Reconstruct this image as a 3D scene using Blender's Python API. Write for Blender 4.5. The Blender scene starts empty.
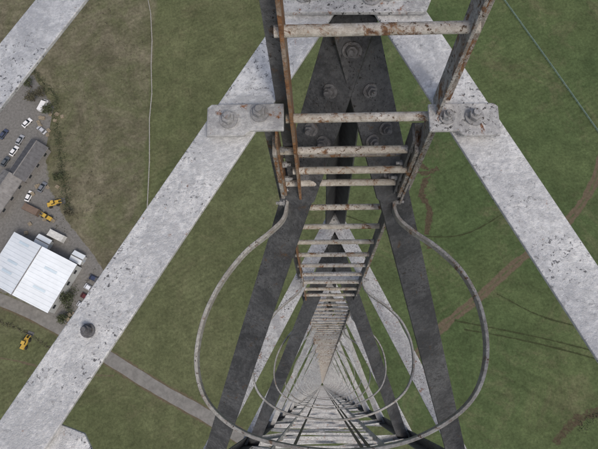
import bpy, bmesh, math, random
from mathutils import Vector, Matrix, noise
random.seed(7)
S=bpy.context.scene
H=200.0
def P(x,y,h): return Vector((x,y,H-h))

# ---------------------------------------------------------------- materials
def newmat(name):
    m=bpy.data.materials.new(name); m.use_nodes=True
    nt=m.node_tree; nt.nodes.clear()
    o=nt.nodes.new('ShaderNodeOutputMaterial'); b=nt.nodes.new('ShaderNodeBsdfPrincipled')
    nt.links.new(b.outputs[0],o.inputs[0]); return m,nt,b
def pos(nt,scale=(1,1,1),rot=(0,0,0),off=(0,0,0)):
    g=nt.nodes.new('ShaderNodeNewGeometry'); mp=nt.nodes.new('ShaderNodeMapping')
    mp.inputs['Scale'].default_value=scale; mp.inputs['Rotation'].default_value=rot; mp.inputs['Location'].default_value=off
    nt.links.new(g.outputs['Position'],mp.inputs[0]); return mp.outputs[0]
def nz(nt,vec,scale,detail=3,rough=.55,dist=0):
    n=nt.nodes.new('ShaderNodeTexNoise'); n.inputs['Scale'].default_value=scale
    n.inputs['Detail'].default_value=detail; n.inputs['Roughness'].default_value=rough; n.inputs['Distortion'].default_value=dist
    nt.links.new(vec,n.inputs['Vector']); return n.outputs['Fac']
def mr(nt,f,a,b,c=0,d=1):
    n=nt.nodes.new('ShaderNodeMapRange'); n.inputs[1].default_value=a;n.inputs[2].default_value=b
    n.inputs[3].default_value=c;n.inputs[4].default_value=d; nt.links.new(f,n.inputs[0]); return n.outputs[0]
def mix(nt,f,a,b,mode='MIX'):
    n=nt.nodes.new('ShaderNodeMix'); n.data_type='RGBA'; n.blend_type=mode
    for s,v in ((n.inputs[0],f),(n.inputs[6],a),(n.inputs[7],b)):
        if isinstance(v,bpy.types.NodeSocket): nt.links.new(v,s)
        elif isinstance(v,(int,float)): s.default_value=v
        else: s.default_value=(*v,1)
    return n.outputs[2]
def math_(nt,op,a,b=0.0):
    n=nt.nodes.new('ShaderNodeMath'); n.operation=op
    for s,v in ((n.inputs[0],a),(n.inputs[1],b)):
        if isinstance(v,bpy.types.NodeSocket): nt.links.new(v,s)
        else: s.default_value=v
    return n.outputs[0]
def bump(nt,b,f,st=.3,d=.01):
    n=nt.nodes.new('ShaderNodeBump'); n.inputs['Strength'].default_value=st; n.inputs['Distance'].default_value=d
    nt.links.new(f,n.inputs['Height']); nt.links.new(n.outputs[0],b.inputs['Normal'])

def metal(name,light,mid,dark,rust,rust_amt,dark_amt,rough=.7,metallic=0.0,rc=(.22,.085,.03),blot=.5,spk=110):
    m,nt,b=newmat(name)
    v=pos(nt)
    # broad tonal mottling, then fine granular zinc texture
    c=mix(nt,mr(nt,nz(nt,v,6,5,.80,.6),.42,.58),mid,light)
    g=nz(nt,v,70,4,.85)
    c=mix(nt,mr(nt,g,.46,.64,0,.65),c,tuple(x*.80 for x in mid))
    c=mix(nt,mr(nt,g,.46,.34,0,.45),c,tuple(min(1,x*1.15) for x in light))
    sp=nz(nt,v,spk,3,.7,.3)
    fl=math_(nt,'MULTIPLY',mr(nt,sp,.63-dark_amt,.68-dark_amt),mr(nt,nz(nt,v,6,2,.6),.38,.56))
    c=mix(nt,fl,c,dark)
    big=mr(nt,nz(nt,pos(nt,off=(9,2,4)),18,5,.85,.3),.64-dark_amt*.5,.74-dark_amt*.5,0,blot)
    c=mix(nt,big,c,tuple(x*1.8 for x in dark))
    if rust:
        r=mr(nt,nz(nt,pos(nt,(1,1,.45),off=(3,1,5)),26,5,.78,.5),.62-rust_amt,.70-rust_amt)
        rcol=mix(nt,mr(nt,nz(nt,v,70,3,.7),.3,.7),(rc[0]*.4,rc[1]*.4,rc[2]*.5),(rc[0]*1.5,rc[1]*1.6,rc[2]*1.5))
        c=mix(nt,r,c,rcol)
    nt.links.new(c,b.inputs['Base Color'])
    b.inputs['Roughness'].default_value=rough; b.inputs['Metallic'].default_value=metallic
    b.inputs['Specular IOR Level'].default_value=.35
    bump(nt,b,g,.8,.005)
    return m
GALV=metal('galvanised_paint',(.70,.70,.69),(.49,.495,.50),(.12,.12,.122),True,-.035,.045,rough=.55,metallic=.1,blot=.65)
GALV2=metal('galvanised_weathered',(.54,.54,.53),(.33,.33,.33),(.07,.068,.065),True,.03,.06)
DARK=metal('weathered_shaded_steel',(.100,.103,.108),(.048,.050,.054),(.02,.018,.017),True,.015,.03,rough=.55,rc=(.085,.055,.038),blot=.3)  # dark tone is part dark paint, part the members' shade put into the colour
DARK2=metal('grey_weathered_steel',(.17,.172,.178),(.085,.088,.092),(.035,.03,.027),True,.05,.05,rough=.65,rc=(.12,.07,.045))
RUST=metal('rusty_steel',(.36,.30,.25),(.22,.15,.10),(.07,.045,.03),True,.17,.03,rough=.85,rc=(.24,.115,.055))
RUNG=metal('rusty_rung_paint',(.54,.515,.475),(.38,.345,.29),(.11,.075,.05),True,.085,.05,rough=.8,rc=(.20,.105,.055))
STR=metal('patchy_stringer_paint',(.44,.43,.41),(.26,.235,.205),(.06,.045,.035),True,.10,.07,rough=.8,rc=(.20,.10,.05))
HOOP=metal('hoop_paint',(.40,.395,.375),(.25,.235,.215),(.07,.05,.04),True,.05,.03,rough=.6,rc=(.16,.09,.055))
BOLT=metal('bolt_steel',(.38,.38,.38),(.24,.24,.24),(.08,.07,.06),True,0,.05,rough=.6)
DBOLT=metal('dark_bolt_steel',(.19,.19,.195),(.10,.10,.105),(.05,.04,.03),True,-.01,.05,rough=.6,rc=(.12,.07,.045))

def simple(name,col,rough=.7,var=.25,scale=2.0,metallic=0):
    m,nt,b=newmat(name); v=pos(nt)
    d=tuple(x*(1-var) for x in col); l=tuple(min(1,x*(1+var)) for x in col)
    c=mix(nt,mr(nt,nz(nt,v,scale,4,.65),.3,.7),d,l)
    nt.links.new(c,b.inputs['Base Color']); b.inputs['Roughness'].default_value=rough; b.inputs['Metallic'].default_value=metallic
    return m

def grass_color(nt):
    v=pos(nt)
    big=mr(nt,nz(nt,v,.02,3,.6,.6),.35,.65)
    medn=nz(nt,v,.10,5,.75,.4)
    med=mr(nt,medn,.3,.7)
    fine=mr(nt,nz(nt,v,1.1,3,.8),.3,.7)
    green=mix(nt,big,(.054,.079,.033),(.074,.096,.042))
    dull=mix(nt,big,(.076,.088,.042),(.094,.103,.053))
    brown=mix(nt,med,(.092,.086,.056),(.148,.134,.095))
    sx=nt.nodes.new('ShaderNodeSeparateXYZ'); nt.links.new(v,sx.inputs[0])
    x,y=sx.outputs[0],sx.outputs[1]
    w=math_(nt,'ADD',x,math_(nt,'MULTIPLY',math_(nt,'SUBTRACT',medn,.5),40.0))
    c=mix(nt,mr(nt,w,-35,35),dull,green)
    wp=mr(nt,nz(nt,pos(nt,off=(40,7,0)),.045,5,.8,.8),.52,.68,0,.6)
    c=mix(nt,wp,c,(.108,.104,.060))
    wb=math_(nt,'ADD',x,math_(nt,'MULTIPLY',math_(nt,'SUBTRACT',nz(nt,v,.06,4,.7),.5),3.0))
    isb=math_(nt,'MULTIPLY',mr(nt,wb,-64.5,-66.0),mr(nt,y,14,30))
    patch=mr(nt,nz(nt,v,.05,5,.78,.8),.36,.60,.22,1)
    c=mix(nt,math_(nt,'MULTIPLY',isb,patch),c,brown)
    def stripes(ang,period,dist):
        a=nt.nodes.new('ShaderNodeTexWave'); a.wave_type='BANDS'; a.bands_direction='X'
        a.inputs['Scale'].default_value=.314/period; a.inputs['Distortion'].default_value=dist
        a.inputs['Detail'].default_value=3; a.inputs['Detail Scale'].default_value=.25; a.inputs['Detail Roughness'].default_value=.7
        nt.links.new(pos(nt,(1,1,1),(0,0,ang)),a.inputs['Vector']); return a.outputs['Fac']
    s1=mr(nt,stripes(math.radians(60),1.9,5),.1,.9,.90,1.03)
    s2=mr(nt,stripes(math.radians(118),5,4),.0,.35,.84,1.0)
    amt=mr(nt,nz(nt,pos(nt,off=(5,50,0)),.03,3,.6),.42,.62)
    c2=nt.nodes.new('ShaderNodeMix'); c2.data_type='FLOAT'
    nt.links.new(mr(nt,math_(nt,'SUBTRACT',x,y),20,60),c2.inputs[0]); nt.links.new(s1,c2.inputs[2]); nt.links.new(s2,c2.inputs[3])
    c3=nt.nodes.new('ShaderNodeMix'); c3.data_type='FLOAT'; c3.inputs[2].default_value=.97
    nt.links.new(amt,c3.inputs[0]); nt.links.new(c2.outputs[0],c3.inputs[3])
    k=math_(nt,'MULTIPLY',c3.outputs[0],mr(nt,fine,0,1,.72,1.28))
    k=math_(nt,'MULTIPLY',k,mr(nt,med,0,1,.76,1.22))
    k=math_(nt,'MULTIPLY',k,mr(nt,nz(nt,v,.35,4,.8),.3,.7,.80,1.20))
    vm=nt.nodes.new('ShaderNodeVectorMath'); vm.operation='SCALE'
    nt.links.new(c,vm.inputs[0]); nt.links.new(k,vm.inputs['Scale'])
    return vm.outputs[0]
GRASS,nt,b=newmat('pasture_grass'); nt.links.new(grass_color(nt),b.inputs['Base Color']); b.inputs['Roughness'].default_value=.95
b.inputs['Specular IOR Level'].default_value=.1
def blend_ground(name,ca,cb,lo=.30,hi=.60,nscale=.5):
    m,nt,b=newmat(name); g=grass_color(nt); v=pos(nt)
    at=nt.nodes.new('ShaderNodeAttribute'); at.attribute_name='core'
    n=nz(nt,v,nscale,5,.75,.4)
    f=math_(nt,'ADD',at.outputs['Fac'],math_(nt,'MULTIPLY',math_(nt,'SUBTRACT',n,.5),1.6))
    d=mix(nt,mr(nt,nz(nt,v,1.2,4,.75),.3,.7),ca,cb)
    nt.links.new(mix(nt,mr(nt,f,lo,hi),g,d),b.inputs['Base Color']); b.inputs['Roughness'].default_value=.95
    b.inputs['Specular IOR Level'].default_value=.1
    return m
TRACK=blend_ground('dirt_track',(.072,.058,.039),(.125,.102,.070),.22,.65)
SCRAPE=blend_ground('bare_earth',(.036,.030,.019),(.085,.068,.045),.42,.80,.8)
RUT=blend_ground('wheel_rut',(.026,.034,.015),(.045,.05,.024),.35,.8,.4)
VERGE=blend_ground('yard_hardstanding',(.11,.107,.10),(.19,.185,.175),.2,.45,.35)
ROAD=simple('road_asphalt',(.155,.150,.138),.9,.25,.5)

# ---------------------------------------------------------------- helpers
def link(name,me,parent=None,mats=None):
    o=bpy.data.objects.new(name,me); S.collection.objects.link(o)
    if parent: o.parent=parent
    if mats:
        for m in (mats if isinstance(mats,(list,tuple)) else [mats]): me.materials.append(m)
    return o
def empty(name,loc=(0,0,0),rz=0):
    e=bpy.data.objects.new(name,None); e.location=loc; e.rotation_euler=(0,0,rz); S.collection.objects.link(e); return e
def bmobj(name,bm,parent=None,mats=None,bevel=0,smooth=False):
    bmesh.ops.recalc_face_normals(bm,faces=bm.faces)
    me=bpy.data.meshes.new(name); bm.to_mesh(me); bm.free()
    if smooth:
        for p in me.polygons: p.use_smooth=True
    o=link(name,me,parent,mats)
    if bevel:
        md=o.modifiers.new('bevel','BEVEL'); md.width=bevel; md.segments=2; md.limit_method='ANGLE'
    return o
def prism(bm,p1,p2,a,b,sec,mi=0):
    v1=[bm.verts.new(p1+a*s+b*t) for s,t in sec]; v2=[bm.verts.new(p2+a*s+b*t) for s,t in sec]
    n=len(sec); fs=[]
    for i in range(n): fs.append(bm.faces.new((v1[i],v1[(i+1)%n],v2[(i+1)%n],v2[i])))
    fs.append(bm.faces.new(v1[::-1])); fs.append(bm.faces.new(v2))
    for f in fs: f.material_index=mi
def Lsec(w,t,w2=None):
    w2=w2 or w
    return [(0,0),(w,0),(w,t),(t,t),(t,w2),(0,w2)]
def angle(bm,p1,p2,a,b,w,t,center=True,w2=None,mi=0):
    d=(p2-p1).normalized(); a=(a-d*a.dot(d)).normalized()
    off=-a*(w/2) if center else Vector((0,0,0))
    prism(bm,p1+off,p2+off,a,b,Lsec(w,t,w2),mi)
def box(bm,c,sx,sy,sz,rz=0,mi=0):
    M=Matrix.Translation(c)@Matrix.Rotation(rz,4,'Z')@Matrix.Diagonal((sx,sy,sz,1))
    r=bmesh.ops.create_cube(bm,size=1,matrix=M)
    for v in r['verts']:
        for f in v.link_faces: f.material_index=mi
def cyl(bm,p1,p2,r,seg=10,r2=None,mi=0):
    d=p2-p1; L=d.length; q=d.to_track_quat('Z','Y').to_matrix().to_4x4()
    M=Matrix.Translation((p1+p2)/2)@q
    rr=bmesh.ops.create_cone(bm,cap_ends=True,segments=seg,radius1=r,radius2=r if r2 is None else r2,depth=L,matrix=M)
    for v in rr['verts']:
        for f in v.link_faces: f.material_index=mi
def bolt(bm,p,n,r=.017):
    n=n.normalized()
    cyl(bm,p,p+n*.005,r*1.45,16); cyl(bm,p+n*.005,p+n*.019,r,6); cyl(bm,p+n*.019,p+n*.030,r*.55,10)
def spline(pts,n=6,closed=False):
    out=[]; N=len(pts); pts=[Vector(p) for p in pts]
    for i in range(N-1):
        p0=pts[max(i-1,0)];p1=pts[i];p2=pts[i+1];p3=pts[min(i+2,N-1)]
        for k in range(n):
            t=k/n
            out.append(.5*((2*p1)+(p2-p0)*t+(2*p0-5*p1+4*p2-p3)*t*t+(3*p1-p0-3*p2+p3)*t**3))
    out.append(pts[-1]); return out
def sweep(bm,pts,sec):
    """sweep a closed section (outward,up) along a horizontal path"""
    rings=[]
    for i,p in enumerate(pts):
        d=(pts[min(i+1,len(pts)-1)]-pts[max(i-1,0)]).normalized()
        s=d.cross(Vector((0,0,1))).normalized(); u=s.cross(d)
        rings.append([bm.verts.new(p+s*a+u*b) for a,b in sec])
    n=len(sec)
    for A,B in zip(rings,rings[1:]):
        for i in range(n): bm.faces.new((A[i],A[(i+1)%n],B[(i+1)%n],B[i]))
    bm.faces.new(rings[0]); bm.faces.new(rings[-1][::-1])
UP=Vector((0,0,1)); DN=-UP

# ---------------------------------------------------------------- mast
mast=empty('lattice_mast',(0,0,0))
A=Vector((.095,1.07,0)); L=Vector((-.76,-.56,0)); R=Vector((.86,-.50,0))
Ltop=Vector((-.885,-.56,0)); Rtop=Vector((.90,-.50,0))
def lerp(a,b,t): return a+(b-a)*t
def legpos(w,h):
    if w=='A': return A.copy()
    t=min(1,max(0,(h-1.22)/(3.67-1.22)))
    return lerp(Ltop,L,t) if w=='L' else lerp(Rtop,R,t)
cen=(A+L+R)/3
BAY=2.45
levels=[1.22-BAY]+[1.22+BAY*i for i in range(0,82)]
levels=[h for h in levels if h<199.5]
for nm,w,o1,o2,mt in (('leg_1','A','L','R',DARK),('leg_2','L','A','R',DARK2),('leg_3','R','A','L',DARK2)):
    bm=bmesh.new()
    hs=[-2.6,1.22,3.67,199.7]
    for h1,h2 in zip(hs,hs[1:]):
        p=legpos(w,h1); q=legpos(w,h2)
        a=(legpos(o1,h2)-q).normalized(); b=(legpos(o2,h2)-q).normalized()
        out=(q-cen).normalized()*.045
        out.z=0
        s=.14 if w=='A' else .11
        prism(bm,P(p.x,p.y,h1)+out,P(q.x,q.y,h2)+out,a,b,[(0,0),(s,0),(s-.002,.014),(.014,.014),(.014,s-.002),(0,s)])
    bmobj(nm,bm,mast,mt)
def hbeam(bm,p,q,w,t,h,mi=0,ext=.05,w2=None):
    d=(q-p).normalized(); inn=Vector((-d.y,d.x,0))
    mid=(p+q)/2
    if inn.dot(cen-mid)<0: inn=-inn
    p=p-d*ext;q=q+d*ext
    angle(bm,P(p.x,p.y,h),P(q.x,q.y,h),inn,DN,w,t,True,w2,mi)
bmT=bmesh.new()
hbeam(bmT,legpos('A',0),Ltop,.112,.011,1.220,ext=.0)
bmT2=bmesh.new()
hbeam(bmT2,legpos('A',0),Rtop,.112,.011,1.223,ext=.0)
hbeam(bmT,Ltop,Rtop,.09,.011,1.235,ext=.0)
bmobj('top_girt_left_face',bmT,mast,GALV,.002); bmobj('top_girt_right_face',bmT2,mast,GALV,.002)
bmH=bmesh.new(); bmD=bmesh.new(); bmD2=bmesh.new(); bmX=bmesh.new(); bmG=bmesh.new(); bmb=bmesh.new()
for i,h in enumerate(levels):
    a,l,r=legpos('A',h),legpos('L',h),legpos('R',h)
    gw=.095 if i<4 else .065
    if i!=1:
        hbeam(bmH,a,l,gw,.01,h); hbeam(bmH,a,r,gw,.01,h+.003)
        hbeam(bmH,l,r,.06,.01,h+.012)
    h2=h+BAY
    if h2>199.6: continue
    a2,l2,r2=legpos('A',h2),legpos('L',h2),legpos('R',h2)
    for s,(o,o2) in enumerate(((l,l2),(r,r2))):
        d=(o-a).normalized(); inn=Vector((-d.y,d.x,0))
        if inn.dot(cen-a)<0: inn=-inn
        p=a+d*.05+inn*.02; q=o2-d*.04+inn*.02
        p1=P(p.x,p.y,h+.10); p2=P(q.x,q.y,h2-.03)
        ax=(p2-p1).normalized(); fa=ax.cross(inn).normalized()
        if fa.z>0: fa=-fa
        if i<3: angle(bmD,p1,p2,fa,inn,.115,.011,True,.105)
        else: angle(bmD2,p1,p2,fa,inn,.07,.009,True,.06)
        if i==1:
            o0=p1-fa*(.0575)
            prism(bmG,o0+ax*.02-fa*.012,o0+ax*.02-fa*.001,ax,inn,[(0,-.012),(.62,-.012),(.66,.02),(.66,.09),(.62,.115),(0,.115)])
            for s_,t_ in ((.10,.035),(.12,.085),(.26,.055),(.40,.035),(.42,.085),(.56,.055)):
                bolt(bmb,o0+ax*s_+inn*t_-fa*.012,-fa,.0150)
        g=a+d*.13+inn*.012
        if 1<i<5:
            g0=P(g.x,g.y,h+.05)
            prism(bmG,g0-inn*.006,g0+inn*.0055,d,DN,[(-.13,.0),(.10,.0),(.10,.14),(.02,.34),(-.13,.34)])
    d=(r-l).normalized(); inn=Vector((-d.y,d.x,0))
    p1=P(*(l+d*.03).xy,h+.06); p2=P(*(r2-d*.03).xy,h2-.04)
    fa=(p2-p1).normalized().cross(inn).normalized()
    angle(bmX,p1,p2,fa,inn,.05,.008,True)
    p1=P(*(r-d*.03+inn*-.012).xy,h+.06); p2=P(*(l2+d*.03+inn*-.012).xy,h2-.04)
    fa=(p2-p1).normalized().cross(-inn).normalized()
    angle(bmX,p1,p2,fa,-inn,.05,.008,True)
bmobj('girts',bmH,mast,GALV2); bmobj('near_face_diagonals',bmD,mast,DARK); bmobj('face_diagonals',bmD2,mast,GALV2)  # near diagonals get the steel with shade in its colour, deeper ones don't
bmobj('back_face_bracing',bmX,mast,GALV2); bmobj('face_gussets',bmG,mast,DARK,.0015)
bmobj('gusset_bolts',bmb,mast,DBOLT)
bm=bmesh.new()
prism(bm,P(0,0,1.212),P(0,0,1.200),Vector((1,0,0)),Vector((0,1,0)),[(-.082,.858),(.255,.850),(.275,.90),(.25,1.15),(-.06,1.15),(-.10,.92)])
bmobj('apex_plate',bm,mast,GALV2,.002)
bm=bmesh.new()
for x,y in ((-.035,.905),(.128,.893),(.168,.903),(.05,1.0)): bolt(bm,P(x,y,1.2),UP,.016)
bmobj('apex_bolts',bm,mast,BOLT)
bm=bmesh.new()
angle(bm,P(-1.55,-.59,1.22),P(-.155,1.73,1.22),Vector((.857,-.515,0)),DN,.112,.011)
angle(bm,P(-1.58,-.62,1.234),P(-.86,-.50,1.234),Vector((0,1,0)),DN,.09,.011)
angle(bm,P(-.2,1.66,1.234),P(.10,1.2,1.234),Vector((.8,.5,0)),DN,.09,.011)
bmobj('outrigger_girt',bm,mast,GALV,.002)
# plan brace fixed under the left girt
bm=bmesh.new()
prism(bm,P(0,0,1.236),P(0,0,1.246),Vector((1,0,0)),Vector((0,1,0)),[(-.60,-.055),(-.485,-.095),(-.440,-.17),(-.39,-.56),(-.44,-.56),(-.50,-.21),(-.66,-.22)])
bmobj('plan_brace',bm,mast,GALV,.002)
bm=bmesh.new()
bolt(bm,P(-.490,.11,1.22),UP,.0105)
bmobj('girt_bolts',bm,mast,DBOLT)
bm=bmesh.new()
prism(bm,P(-.255,.540,1.208),P(-.255,.540,1.198),Vector((1,0,0)),Vector((0,1,0)),[(0,.0),(.085,.0),(.10,.012),(.175,.012),(.175,.078),(.01,.078),(0,.07)])
prism(bm,P(.245,.532,1.208),P(.245,.532,1.198),Vector((1,0,0)),Vector((0,1,0)),[(0,.012),(.06,.012),(.075,0),(.155,.0),(.155,.07),(.145,.078),(0,.078)])
bmobj('ladder_brackets',bm,mast,GALV2,.002)
bm=bmesh.new()
for x,y in ((-.205,.578),(-.135,.592),(.345,.575)): bolt(bm,P(x,y,1.198),UP,.0145)
bolt(bm,P(.285,.575,1.198),UP,.012)
bmobj('bracket_bolts',bm,mast,BOLT)
bm=bmesh.new()
for i,h in enumerate(levels[2:]):
    t=(1.07-.66)/(1.07+.56); xl=lerp(A,L,t).x; t2=(1.07-.66)/(1.07+.5); xr=lerp(A,R,t2).x
    angle(bm,P(xl,.67,h-.012),P(xr,.67,h-.012),Vector((0,1,0)),DN,.05,.008)
bmobj('lower_ladder_brackets',bm,mast,GALV2)

# cable rack with feeder cables on the rear face
bm=bmesh.new(); bc=bmesh.new()
for x in (-.36,.46):
    box(bm,P(x,-.45,101.9),.012,.05,195.4)
h=4.25
while h<199:
    box(bm,P(.05+random.uniform(-.01,.01),-.452,h),.81,.020,.016); h+=.42
for x in (-.20,.27,.32):
    cyl(bc,P(x,-.415,4.0),P(x,-.415,199.5),.012,8)
bmobj('cable_rack',bm,mast,GALV2)
bmobj('feeder_cables',bc,mast,simple('cable_black',(.03,.03,.032),.5))

# ---------------------------------------------------------------- ladder
lad=empty('caged_ladder')
XL,XR,YU=-.060,.262,.60
def stringer(bm,x,y,h1,h2,out,d=.055,f=.032,t=.007,mi_w=0,mi_f=1):
    prism(bm,P(x,y-.018,h1),P(x,y-.018,h2),Vector((out,0,0)),Vector((0,1,0)),[(0,0),(t,0),(t,d),(0,d)],mi_w)
    prism(bm,P(x+out*(t+.0),y-.018+d-t,h1),P(x+out*(t+.0),y-.018+d-t,h2),Vector((out,0,0)),Vector((0,1,0)),[(0.0,0),(f,0),(f,t),(0.0,t)],mi_f)
bm=bmesh.new(); stringer(bm,XL,YU,-2.2,1.93,-1,t=.008)
bmobj('upper_stringer_1',bm,lad,[RUST,DARK2],.0012)
bm=bmesh.new(); stringer(bm,XR,YU,-2.2,1.93,1)
bmobj('upper_stringer_2',bm,lad,[STR,STR],.0012)
bm=bmesh.new()
hs=[.893-.342*3,.893-.342*2,.893-.342,.893,1.240,1.584]
for h in hs: cyl(bm,P(XL-.018,YU,h),P(XR+.018,YU,h),.0112,16)
bmobj('upper_rungs',bm,lad,RUNG,smooth=False)
X2L,X2R,Y2=-.108,.238,.618
bm=bmesh.new(); stringer(bm,X2L,Y2,1.38,199.6,-1,.05,.03)
bmobj('lower_stringer_1',bm,lad,[RUST,DARK2],.001)
bm=bmesh.new(); stringer(bm,X2R,Y2,1.38,199.6,1,.05,.03)
bmobj('lower_stringer_2',bm,lad,[DARK2,STR],.001)
bm=bmesh.new()
h=1.478; n=0
while h<199.4:
    cyl(bm,P(X2L-.016,Y2,h),P(X2R+.016,Y2,h),.0112 if h<6 else .0095,12 if h<12 else 5); h+=.2640; n+=1
bmobj('lower_rungs',bm,lad,RUNG)
bm=bmesh.new()
box(bm,P((X2L+X2R)/2,Y2+.045,1.61),.40,.022,.012)
box(bm,P(X2L-.012,Y2-.0,1.62),.012,.06,.38); box(bm,P(X2R+.018,Y2-.0,1.62),.012,.06,.38)
bmobj('splice_plates',bm,lad,[STR],.002)
bm=bmesh.new()
for hh in (1.47,1.58,1.70,1.8):
    bolt(bm,P(X2L-.006,Y2,hh),Vector((1,0,0)),.009); bolt(bm,P(X2R+.012,Y2,hh),Vector((-1,0,0)),.009)
bmobj('splice_bolts',bm,lad,BOLT)
# hoops: flat strap bent to a ring with short hooked ends
hp=[(-.108,.618),(-.112,.572),(-.126,.528),(-.175,.480),(-.252,.415),(-.330,.308),(-.380,.185),(-.390,.050),(-.340,-.066),(-.205,-.152),(.020,-.190),(.215,-.172),(.360,-.115),(.462,-.030),(.508,.090),(.502,.228),(.455,.345),(.380,.428),(.310,.480),(.265,.520),(.248,.552),(.244,.585),(.246,.618)]
h=1.86-3.0
cage=bmesh.new()
sec=[(-.0055,-.017),(-.004,-.019),(.004,-.019),(.0055,-.017),(.0055,.017),(.004,.019),(-.004,.019),(-.0055,.017)]
sec2=[(-.004,-.014),(.004,-.014),(.004,.014),(-.004,.014)]
while h<199:
    near=h<8
    dx,dy=random.uniform(-.02,.02),random.uniform(-.02,.02)
    pts=[]
    for p in spline([(x,y,h) for x,y in hp],6 if near else (2 if h<30 else 1)):
        k=max(0,min(1,(.6-p.y)/.5))*(0 if abs(h-1.86)<.1 else 1)
        pts.append(P(p.x+dx*k,p.y+dy*k,p.z))
    sweep(cage,pts,sec if near else sec2)
    h+=1.5 if h<12 else 2.0
bmobj('cage_hoops',cage,lad,HOOP)
bm=bmesh.new(); h=1.86-3.0
while h<12:
    bolt(bm,P(-.118,.59,h),Vector((-1,0,0)),.010); bolt(bm,P(.249,.59,h),Vector((1,0,0)),.010); h+=1.5
bmobj('hoop_bolts',bm,lad,BOLT)

# ---------------------------------------------------------------- ground
bm=bmesh.new(); bmesh.ops.create_grid(bm,x_segments=8,y_segments=8,size=6000)
bmobj('ground',bm,None,GRASS)
def ribbon(name,pts,width,z,mat,prof=((-1,0),(-.55,1),(.55,1),(1,0)),n=10,wob=0):
    pts=spline([(x,y,0) for x,y in pts],n); bm=bmesh.new(); lay=bm.verts.layers.float.new('core'); rings=[]
    for i,p in enumerate(pts):
        d=(pts[min(i+1,len(pts)-1)]-pts[max(i-1,0)]).normalized(); s=Vector((d.y,-d.x,0)); w=width/2*(1+wob*noise.noise(Vector((i*.37,0,z*50))))
        ring=[]
        for a,c in prof:
            v=bm.verts.new((p.x+s.x*a*w,p.y+s.y*a*w,z)); v[lay]=c; ring.append(v)
        rings.append(ring)
    for A_,B_ in zip(rings,rings[1:]):
        for i in range(len(prof)-1): bm.faces.new((A_[i],A_[i+1],B_[i+1],B_[i]))
    me=bpy.data.meshes.new(name)
    bmesh.ops.recalc_face_normals(bm,faces=bm.faces); bm.to_mesh(me); bm.free()
    return link(name,me,None,mat)
roadpts=[(-230,60),(-170,44),(-135,34.5),(-113,29),(-90.4,19),(-70,7.5),(-54,-1.6),(-38.6,-9.5),(-20,-20),(8,-35),(60,-62),(150,-110)]
ribbon('road_verge',roadpts,6.4,.02,TRACK)
ribbon('road',roadpts,4.2,.05,ROAD,((-1,1),(1,1)),wob=.12)
def blob(name,outer,z,mat):
    bm=bmesh.new(); lay=bm.verts.layers.float.new('core')
    cx=sum(p[0] for p in outer)/len(outer); cy=sum(p[1] for p in outer)/len(outer)
    o=[];i_=[]
    for x,y in outer:
        v=bm.verts.new((x,y,z)); v[lay]=0; o.append(v)
        dx,dy=cx-x,cy-y; L_=math.hypot(dx,dy); k=min(3.0,L_*.4)
        v=bm.verts.new((x+dx/L_*k,y+dy/L_*k,z)); v[lay]=1; i_.append(v)
    n=len(outer)
    for j in range(n): bm.faces.new((o[j],o[(j+1)%n],i_[(j+1)%n],i_[j]))
    c=bm.verts.new((cx,cy,z)); c[lay]=1
    for j in range(n): bm.faces.new((i_[j],i_[(j+1)%n],c))
    me=bpy.data.meshes.new(name); bmesh.ops.recalc_face_normals(bm,faces=bm.faces); bm.to_mesh(me); bm.free()
    return link(name,me,None,mat)
blob('yard_pavement',[(-175,118),(-140,128),(-112,118),(-102,104),(-103,86),(-99,70),(-92,58),(-80,44),(-71,30),(-73,18),(-84,15.5),(-98,24),(-113,31),(-140,38),(-170,46)],.03,VERGE)
ribbon('dirt_track',[(150,108),(120,92),(104,82),(98,70),(91,60),(81,50),(68,41),(54,29),(41,19),(30,8)],3.6,.02,TRACK,((-1,0),(-.75,.6),(-.45,1),(0,.4),(.45,1),(.75,.6),(1,0)),wob=.4)
ribbon('bare_earth',[(35,79),(39,75),(38,71),(36.5,66),(39,60),(37.5,52),(38,46)],3.4,.02,SCRAPE,((-1,0),(-.4,.9),(.4,.9),(1,0)),wob=.9)
ribbon('bare_earth',[(33,76),(38,74),(43,76)],2.6,.028,SCRAPE,((-1,0),(-.4,.8),(.4,.8),(1,0)),wob=.9)
for i,pp in enumerate([[(45,21),(60,18),(78,14),(100,8)],[(48,18),(62,15.5),(79,11.5),(100,5.5)],[(60,30),(75,22),(95,17),(110,15)],[(5,60),(28,52),(50,51),(70,62)],[(60,70),(66,90),(60,110),(70,130)],[(-50,60),(-46,90),(-52,120),(-48,150)]]):
    ribbon('wheel_rut',pp,1.3,.024+.004*i,RUT,((-1,0),(0,.9 if i<4 else .5),(1,0)),wob=.5)
ribbon('bare_earth',[(74,-18),(79,-13),(86,-9),(94,-8),(104,-3)],5,.02,SCRAPE,((-1,0),(-.4,.75),(.4,.75),(1,0)),wob=.9)
ribbon('field_path',[(-150,8),(-112,9),(-88,4),(-70,3)],1.2,.05,TRACK,((-1,0),(0,.7),(1,0)),wob=.5)

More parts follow.
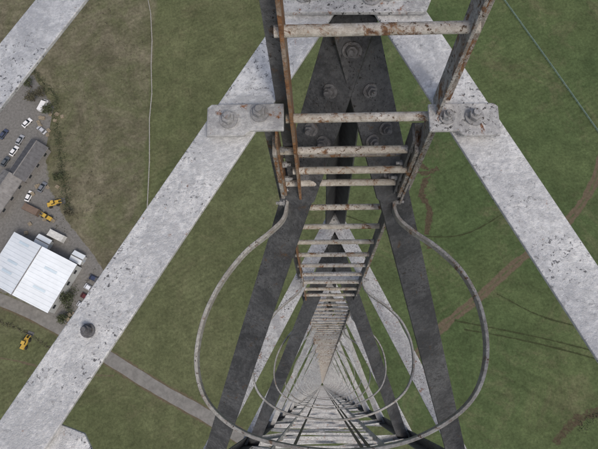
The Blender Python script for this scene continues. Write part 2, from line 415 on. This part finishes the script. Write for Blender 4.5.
# fences
FW=simple('fence_wood',(.30,.29,.265),.9,.2,1); FT=simple('fence_teal_mesh',(.16,.23,.205),.8,.2,1)
def fence(name,pts,mat,w=.10,hh=1.2):
    e=empty(name,(pts[0][0],pts[0][1],0)); inv=Vector((pts[0][0],pts[0][1],0))
    bm=bmesh.new(); bp=bmesh.new()
    for a,b in zip(pts,pts[1:]):
        a=Vector((*a,0))-inv;b=Vector((*b,0))-inv; d=b-a; L_=d.length; u=d.normalized()
        for z in (.45,.8,hh-.08):
            p=a+UP*z; q=b+UP*z; s=Vector((-u.y,u.x,0))
            prism(bm,p,q,s,UP,[(-w/2,0),(w/2,0),(w/2,.05),(-w/2,.05)])
        for i in range(int(L_/3)+1):
            p=a+u*min(L_,i*3); cyl(bp,p,p+UP*hh,.09,8)
    bmobj('rails',bm,e,mat); bmobj('posts',bp,e,mat)
fence('fence',[(-74,185),(-71,160),(-67,143.5),(-65.6,131),(-65.2,120),(-64.1,108),(-64.3,97),(-63.1,80),(-62.7,63),(-62,40)],FW,.12)
fence('fence',[(60,175),(72.8,146.2),(87.7,117.1),(101.8,88.9),(125,45)],FT,.10)

# ---------------------------------------------------------------- buildings
WHITE=simple('white_sheet_roof',(.62,.66,.69),.6,.09,.12); SKYL=simple('rooflight_sheet',(.48,.565,.62),.4,.06,.3)
WALL=simple('light_wall_cladding',(.36,.37,.36),.7,.08,.3); SLATE=simple('slate_roof',(.085,.085,.09),.8,.25,.8); BRICK=simple('stone_wall',(.18,.17,.155),.9,.2,2)
FCR=simple('fibre_cement_roof',(.17,.165,.16),.85,.3,.5); GLASS=simple('dark_glass',(.02,.025,.03),.15,.1,1); DOOR=simple('roller_door',(.30,.33,.36),.6,.1,1)
def building(name,c,lx,ly,eave,ridge,rz,roof,wall,rooflights=0,ridge_along='x',ribs=True):
    e=empty(name,(c[0],c[1],0),rz)
    if ridge_along=='y': lx,ly=ly,lx; e.rotation_euler[2]+=math.pi/2
    X,Y=lx/2,ly/2
    bm=bmesh.new()
    v=[bm.verts.new(p) for p in ((-X,-Y,0),(X,-Y,0),(X,Y,0),(-X,Y,0),(-X,-Y,eave),(X,-Y,eave),(X,Y,eave),(-X,Y,eave),(-X,0,ridge),(X,0,ridge))]
    for f in ((0,1,5,4),(2,3,7,6),(1,2,6,9,5),(3,0,4,8,7)): bm.faces.new([v[i] for i in f])
    bmobj('walls',bm,e,wall)
    bm=bmesh.new(); o=.35; sl=(ridge-eave)/Y
    for s in (-1,1):
        a=[(-X-o,s*(Y+o),eave-o*sl+.05),(X+o,s*(Y+o),eave-o*sl+.05),(X+o,0,ridge+.05),(-X-o,0,ridge+.05)]
        lo=[bm.verts.new(p) for p in a]; hi=[bm.verts.new((p[0],p[1],p[2]+.1)) for p in a]
        bm.faces.new(lo); bm.faces.new(hi[::-1])
        for i in range(4): bm.faces.new((lo[i],lo[(i+1)%4],hi[(i+1)%4],hi[i]))
        if ribs:
            x=-X
            while x<X:
                prism(bm,Vector((x,s*(Y+o),eave-o*sl+.151)),Vector((x,0,ridge+.151)),Vector((1,0,0)),UP,[(0,0),(.12,0),(.12,.10),(0,.10)]); x+=1.5
    bmobj('roof',bm,e,roof)
    bm=bmesh.new(); cyl(bm,Vector((-X-o,0,ridge+.12)),Vector((X+o,0,ridge+.12)),.2,8); bmobj('ridge_cap',bm,e,FCR)
    if rooflights:
        bm=bmesh.new()
        for s in (-1,1):
            for i in range(rooflights):
                x=-X+lx*(i+.5)/rooflights; y0=.35*Y;y1=.70*Y
                if s==1 and i in (0,3) or s==-1 and i in (0,2,4): continue
                z0=ridge-sl*y0+.27; z1=ridge-sl*y1+.27
                vs=[bm.verts.new(p) for p in ((x-.45,s*y1,z1),(x+.45,s*y1,z1),(x+.45,s*y0,z0),(x-.45,s*y0,z0))]; bm.faces.new(vs)
        bmobj('rooflights',bm,e,SKYL)
    bm=bmesh.new(); bd=bmesh.new()
    n=max(2,int(lx/4))
    for i in range(n):
        x=-X+lx*(i+.5)/n
        for s in (-1,1):
            box(bm,Vector((x,s*(Y+.02),eave*.55)),1.4,.06,eave*.28)
    box(bd,Vector((X+.03,0,min(4,eave*.7)/2)),.08,min(4,ly*.3),min(4,eave*.7)); 
    bmobj('windows',bm,e,GLASS); bmobj('door',bd,e,DOOR)
    bm=bmesh.new()
    for s in (-1,1): box(bm,Vector((0,s*(Y+o+.08),eave-o*sl+.04)),lx+.7,.14,.12)
    bmobj('gutters',bm,e,FCR)
    return e
rb=math.atan2(-11.6,23.1)
building('white_warehouse',(-100.3,37.8),25.8,18,5.6,8.2,rb,WHITE,WALL,5,'y')
building('white_cabin',(-98.8,49.2),5,3,2.6,3.0,rb,WHITE,WALL,0,'x',False)
building('white_cabin',(-85.7,43.3),4,3,2.6,3.0,rb,WHITE,WALL,0,'x',False)
building('slate_roof_house',(-107.5,80),14.5,7,3.8,6.0,math.radians(62),SLATE,BRICK)
building('slate_roof_house',(-116,67.5),15,8,3.8,6.2,math.radians(62),FCR,BRICK)
building('farm_shed',(-137,64),22,12,5,7,math.radians(62),FCR,WALL,4)
building('farm_shed',(-128,47),14,8,4.2,5.6,rb,FCR,WALL)

# ---------------------------------------------------------------- vehicles
TYRE=simple('tyre',(.02,.02,.02),.8)
def car(x,y,rz,col,van=False):
    nm='van' if van else 'parked_car'
    e=empty(nm,(x,y,.03),rz)
    pm=simple('car_paint',col,.4,.03,1)
    Lc,W=(5.2,1.95) if van else (4.3,1.75)
    if van: low=[(-2.6,.35),(2.5,.35),(2.6,.9),(2.2,1.15),(1.5,2.15),(-2.5,2.2),(-2.6,1.0)]; top=None
    else: low=[(-2.1,.3),(2.1,.3),(2.15,.62),(1.95,.78),(1.0,.93),(-1.5,.98),(-2.05,.9),(-2.15,.6)]; top=1
    bm=bmesh.new()
    prism(bm,Vector((0,-W/2,0)),Vector((0,W/2,0)),Vector((1,0,0)),UP,low)
    bmobj('body',bm,e,pm,.08)
    if top:
        bm=bmesh.new()
        w1,w2=W/2-.08,W/2-.25
        vs=[bm.verts.new(p) for p in ((-1.75,-w1,.92),(1.1,-w1,.92),(1.1,w1,.92),(-1.75,w1,.92),(-1.25,-w2,1.40),(.35,-w2,1.40),(.35,w2,1.40),(-1.25,w2,1.40))]
        for f in ((0,1,5,4),(1,2,6,5),(2,3,7,6),(3,0,4,7),(4,5,6,7)): bm.faces.new([vs[i] for i in f])
        bmobj('windows',bm,e,GLASS)
        bm=bmesh.new(); box(bm,Vector((-.45,0,1.425)),1.62,W-.48,.06); bmobj('roof',bm,e,pm,.03)
    else:
        bm=bmesh.new()
        prism(bm,Vector((0,-W/2+.12,0)),Vector((0,W/2-.12,0)),Vector((1,0,0)),UP,[(2.16,1.26),(1.56,2.12),(1.58,2.14),(2.20,1.28)])
        bmobj('windscreen',bm,e,GLASS)
    bm=bmesh.new()
    for sx in (-1.3,1.3):
        for sy in (-1,1): cyl(bm,Vector((sx,sy*(W/2-.2),.32)),Vector((sx,sy*(W/2+.01),.32)),.32,14)
    bmobj('wheels',bm,e,TYRE)
WC=(.68,.68,.68)
car(-115,85,math.radians(60),WC); car(-111.5,96.5,math.radians(50),WC); car(-107,67,math.radians(70),WC)
car(-83,26.5,math.radians(-30),(.45,.46,.48)); car(-81.9,29.6,math.radians(-27),(.09,.02,.02)); car(-81,32.7,math.radians(-30),(.6,.62,.65)); car(-79.5,36.0,math.radians(-25),(.03,.04,.08))
car(-120,92,math.radians(60),(.05,.06,.10)); car(-113.3,89.5,math.radians(66),(.3,.31,.33)); car(-102.5,70.5,math.radians(62),(.14,.15,.17)); car(-118,30.4,math.radians(-14),(.2,.2,.21))
car(-105.5,93.5,math.radians(140),(.42,.43,.45)); car(-117.8,80.8,math.radians(62),(.08,.09,.10)); car(-106.0,103.5,math.radians(70),WC,True)
YEL=simple('machine_yellow_paint',(.46,.30,.05),.6,.2,1); GREYP=simple('machine_grey',(.10,.10,.10),.7)
def loader(x,y,rz,name='yellow_loader'):
    e=empty(name,(x,y,.03),rz)
    bm=bmesh.new(); prism(bm,Vector((0,-.7,0)),Vector((0,.7,0)),Vector((1,0,0)),UP,[(-2.3,.6),(1.6,.6),(1.7,1.1),(.4,1.3),(-.6,1.4),(-2.2,1.7),(-2.4,1.4)])
    bmobj('chassis',bm,e,YEL,.06)
    bm=bmesh.new(); prism(bm,Vector((0,-.6,0)),Vector((0,.6,0)),Vector((1,0,0)),UP,[(-.7,1.42),(.5,1.32),(.35,2.6),(-.6,2.6)]); bmobj('cab',bm,e,GLASS,.04)
    bm=bmesh.new(); box(bm,Vector((-.12,0,2.66)),1.1,1.3,.09); bmobj('cab_roof',bm,e,YEL,.02)
    bm=bmesh.new()
    for s in (-.55,.55): prism(bm,Vector((0,s-.09,0)),Vector((0,s+.09,0)),Vector((1,0,0)),UP,[(-.5,1.9),(1.4,1.5),(3.0,.7),(3.0,.4),(1.3,1.15),(-.5,1.6)])
    bmobj('lift_arms',bm,e,YEL)
    bm=bmesh.new(); prism(bm,Vector((0,-1.15,0)),Vector((0,1.15,0)),Vector((1,0,0)),UP,[(2.9,.1),(4.0,.08),(4.0,.14),(3.1,.25),(2.95,1.0),(2.85,1.0)]); bmobj('bucket',bm,e,GREYP)
    bm=bmesh.new()
    for sx in (-1.5,1.2):
        for sy in (-1,1): cyl(bm,Vector((sx,sy*.72,.62)),Vector((sx,sy*1.18,.62)),.62,16)
    bmobj('wheels',bm,e,TYRE)
loader(-99.5,59.0,math.radians(150)); loader(-97.2,64,math.radians(20)); loader(-101.5,14,math.radians(70))

# yard clutter
cm=[simple('container_'+n,c,.7,.2,1) for n,c in (('blue',(.06,.09,.14)),('brown',(.14,.10,.075)),('white',(.5,.5,.48)),('green',(.07,.09,.075)))]
def container(x,y,rz,k):
    e=empty('shipping_container',(x,y,.03),rz); bm=bmesh.new(); box(bm,Vector((0,0,1.35)),6,2.4,2.4)
    for i in range(20):
        for s in (-1,1): box(bm,Vector((-2.85+i*.3,s*1.21,1.35)),.14,.06,2.2)
        box(bm,Vector((-2.85+i*.3,0,2.56)),.14,2.2,.04)
    bmobj('shell',bm,e,cm[k])
    bm=bmesh.new()
    for sx in (-1,1):
        for sy in (-1,1): box(bm,Vector((sx*2.98,sy*1.18,1.37)),.16,.16,2.7)
    bmobj('corner_posts',bm,e,cm[k])
container(-105,61.5,math.radians(-26),1); container(-94.5,51.5,math.radians(-26),2)
PAL=simple('pallet_wood',(.26,.22,.16),.9,.3,2)
def pallets(x,y,rz):
    bm=bmesh.new(); n=random.randint(3,7)
    for i in range(n):
        for j in range(5): box(bm,Vector((-.5+j*.25,0,.13+i*.16)),.14,1.2,.03)
        for j in (-.5,0,.5): box(bm,Vector((0,j,.06+i*.16)),1.2,.1,.09)
    o=bmobj('pallet_stack',bm,None,PAL); o.location=(x,y,.03); o.rotation_euler[2]=rz
for i in range(22):
    pallets(random.uniform(-108,-97),random.uniform(52,72) if i%2 else random.uniform(90,104),random.uniform(0,3))
for i in range(8): pallets(random.uniform(-88,-79),random.uniform(20,25),random.uniform(0,3))

# ---------------------------------------------------------------- vegetation
def leafmat(name,a,b_):
    m,nt,b=newmat(name); v=pos(nt); c=mix(nt,mr(nt,nz(nt,v,.9,4,.7),.3,.7),a,b_)
    nt.links.new(c,b.inputs['Base Color']); b.inputs['Roughness'].default_value=.85; return m
LF=leafmat('foliage',(.025,.035,.016),(.070,.08,.036)); LB=leafmat('budding_twigs',(.046,.044,.027),(.088,.082,.050)); BARK=simple('bark',(.09,.07,.05),.9,.3,3)
def leaf(bm,c,s):
    n=Vector((random.gauss(0,1),random.gauss(0,1),random.gauss(.6,1))).normalized(); a=n.orthogonal().normalized(); b=n.cross(a)
    t=random.random()*6.28; a,b=a*math.cos(t)+b*math.sin(t),b*math.cos(t)-a*math.sin(t)
    vs=[bm.verts.new(c+a*s),bm.verts.new(c+b*s*.6),bm.verts.new(c-a*s),bm.verts.new(c-b*s*.6)]; bm.faces.new(vs)
def tree(x,y,r,h,mat=LF,n=520):
    e=empty('tree',(x,y,0)); bm=bmesh.new(); cyl(bm,Vector((0,0,0)),Vector((.1,.1,h*.55)),.28,8,.15)
    tips=[]
    for i in range(11):
        a=i*2.4+random.random(); rr=r*random.uniform(.4,.95); z=h*random.uniform(.45,.9)
        s=Vector((0,0,h*random.uniform(.25,.5))); t=Vector((rr*math.cos(a),rr*math.sin(a),z)); cyl(bm,s,t,.11,6,.03); tips.append(t)
        for k in range(3):
            q=lerp(s,t,random.uniform(.4,.8)); q2=q+Vector((random.uniform(-1,1),random.uniform(-1,1),random.uniform(.1,1)))*r*.35; cyl(bm,q,q2,.05,5,.02); tips.append(q2)
    bmobj('trunk_and_limbs',bm,e,BARK)
    bm=bmesh.new()
    for i in range(n):
        t=random.choice(tips); c=t+Vector((random.gauss(0,1),random.gauss(0,1),random.gauss(0,.7)))*r*.17; leaf(bm,c,random.uniform(.15,.38))
    bmobj('crown',bm,e,mat)
def hedge(name,pts,w,h,dens=26,mat=LF):
    bm=bmesh.new()
    pp=spline([(x,y,0) for x,y in pts],5)
    for a,b in zip(pp,pp[1:]):
        L_=(b-a).length; gap=noise.noise(a*.3)
        for i in range(int(L_*dens*(1+.7*gap))):
            p=lerp(a,b,random.random()); hh=h*(1+.5*noise.noise(p*.5))
            leaf(bm,p+Vector((random.gauss(0,w*.32),random.gauss(0,w*.32),abs(random.gauss(0,.5))*hh)),random.uniform(.12,.34))
        cyl(bm,a,a+UP*h*.6,.06,5)
    bmobj(name,bm,None,mat)
hedge('hedge',[(-100,96),(-98,88),(-96,78),(-94,70),(-92,62)],3.2,2.2,34)
hedge('hedge',[(-112,119),(-106,112),(-101,106),(-101,98)],2.2,2.2)
hedge('hedge',[(-86,20),(-88.0,27),(-86.5,33)],2.8,2.4,40)
hedge('hedge',[(-125,24),(-108,20),(-96,14),(-84,6)],1.2,1.2,14,LB)
for x,y,r,h,m in ((-112,112,3.2,7,LF),(-107,108,2.6,6,LB),(-116,117,3.4,8,LF),(-103,101,2.2,5,LF),(-110,106,2.4,6,LB),(-96,74,1.8,4,LF),(-88,29,2.2,5,LF),(-89,22,1.8,4,LF),(-122,110,3,7,LB),(-122,56,2.6,6,LF),(-90.5,60,1.6,4,LB),(-126,98,3,7,LF)):
    tree(x,y,r,h,m)
hedge('scrub_bushes',[(82,-14),(88,-10),(95,-9),(106,-4)],3.0,1.4,14,LF)
bm=bmesh.new()
for i in range(600):
    x=random.uniform(-104,-66); y=random.uniform(34,165)
    if noise.noise(Vector((x*.05,y*.05,3)))<-.05 or x< -97 and y<110: continue
    for k in range(random.randint(2,7)): leaf(bm,Vector((x+random.gauss(0,.5),y+random.gauss(0,.5),random.uniform(.05,.4))),random.uniform(.12,.32))
bmobj('scrub_tufts',bm,None,LB)

# ---------------------------------------------------------------- light, sky, camera
el,az=math.radians(56),math.radians(150)   # azimuth measured clockwise from +Y
w=bpy.data.worlds.new('World'); S.world=w; w.use_nodes=True; nt=w.node_tree
bg=nt.nodes['Background']; sk=nt.nodes.new('ShaderNodeTexSky'); sk.sky_type='NISHITA'; sk.sun_disc=False
sk.sun_elevation=el; sk.sun_rotation=az; sk.air_density=1.0; sk.dust_density=5.0; sk.ozone_density=.8
nt.links.new(sk.outputs[0],bg.inputs[0]); bg.inputs[1].default_value=.15
sd=bpy.data.lights.new('sun','SUN'); sd.energy=1.5; sd.angle=math.radians(14); sd.color=(1,.96,.90)
so=bpy.data.objects.new('sun',sd); S.collection.objects.link(so)
dirv=Vector((math.sin(az)*math.cos(el),math.cos(az)*math.cos(el),math.sin(el)))
so.rotation_euler=dirv.to_track_quat('Z','Y').to_euler(); so.location=(0,0,260)
S.view_settings.view_transform='Standard'; S.view_settings.look='None'; S.view_settings.exposure=0
cd=bpy.data.cameras.new('camera'); co=bpy.data.objects.new('camera',cd); S.collection.objects.link(co); S.camera=co
cd.sensor_width=36; cd.lens=34.98; cd.clip_start=.05; cd.clip_end=12000
r=Vector((.99927,0,-.03814)).normalized(); u=Vector((.01016,.9639,.2661)); u=(u-r*u.dot(r)).normalized(); z=r.cross(u)
M=Matrix(((r.x,u.x,z.x,0),(r.y,u.y,z.y,0),(r.z,u.z,z.z,H),(0,0,0,1)))
co.matrix_world=M
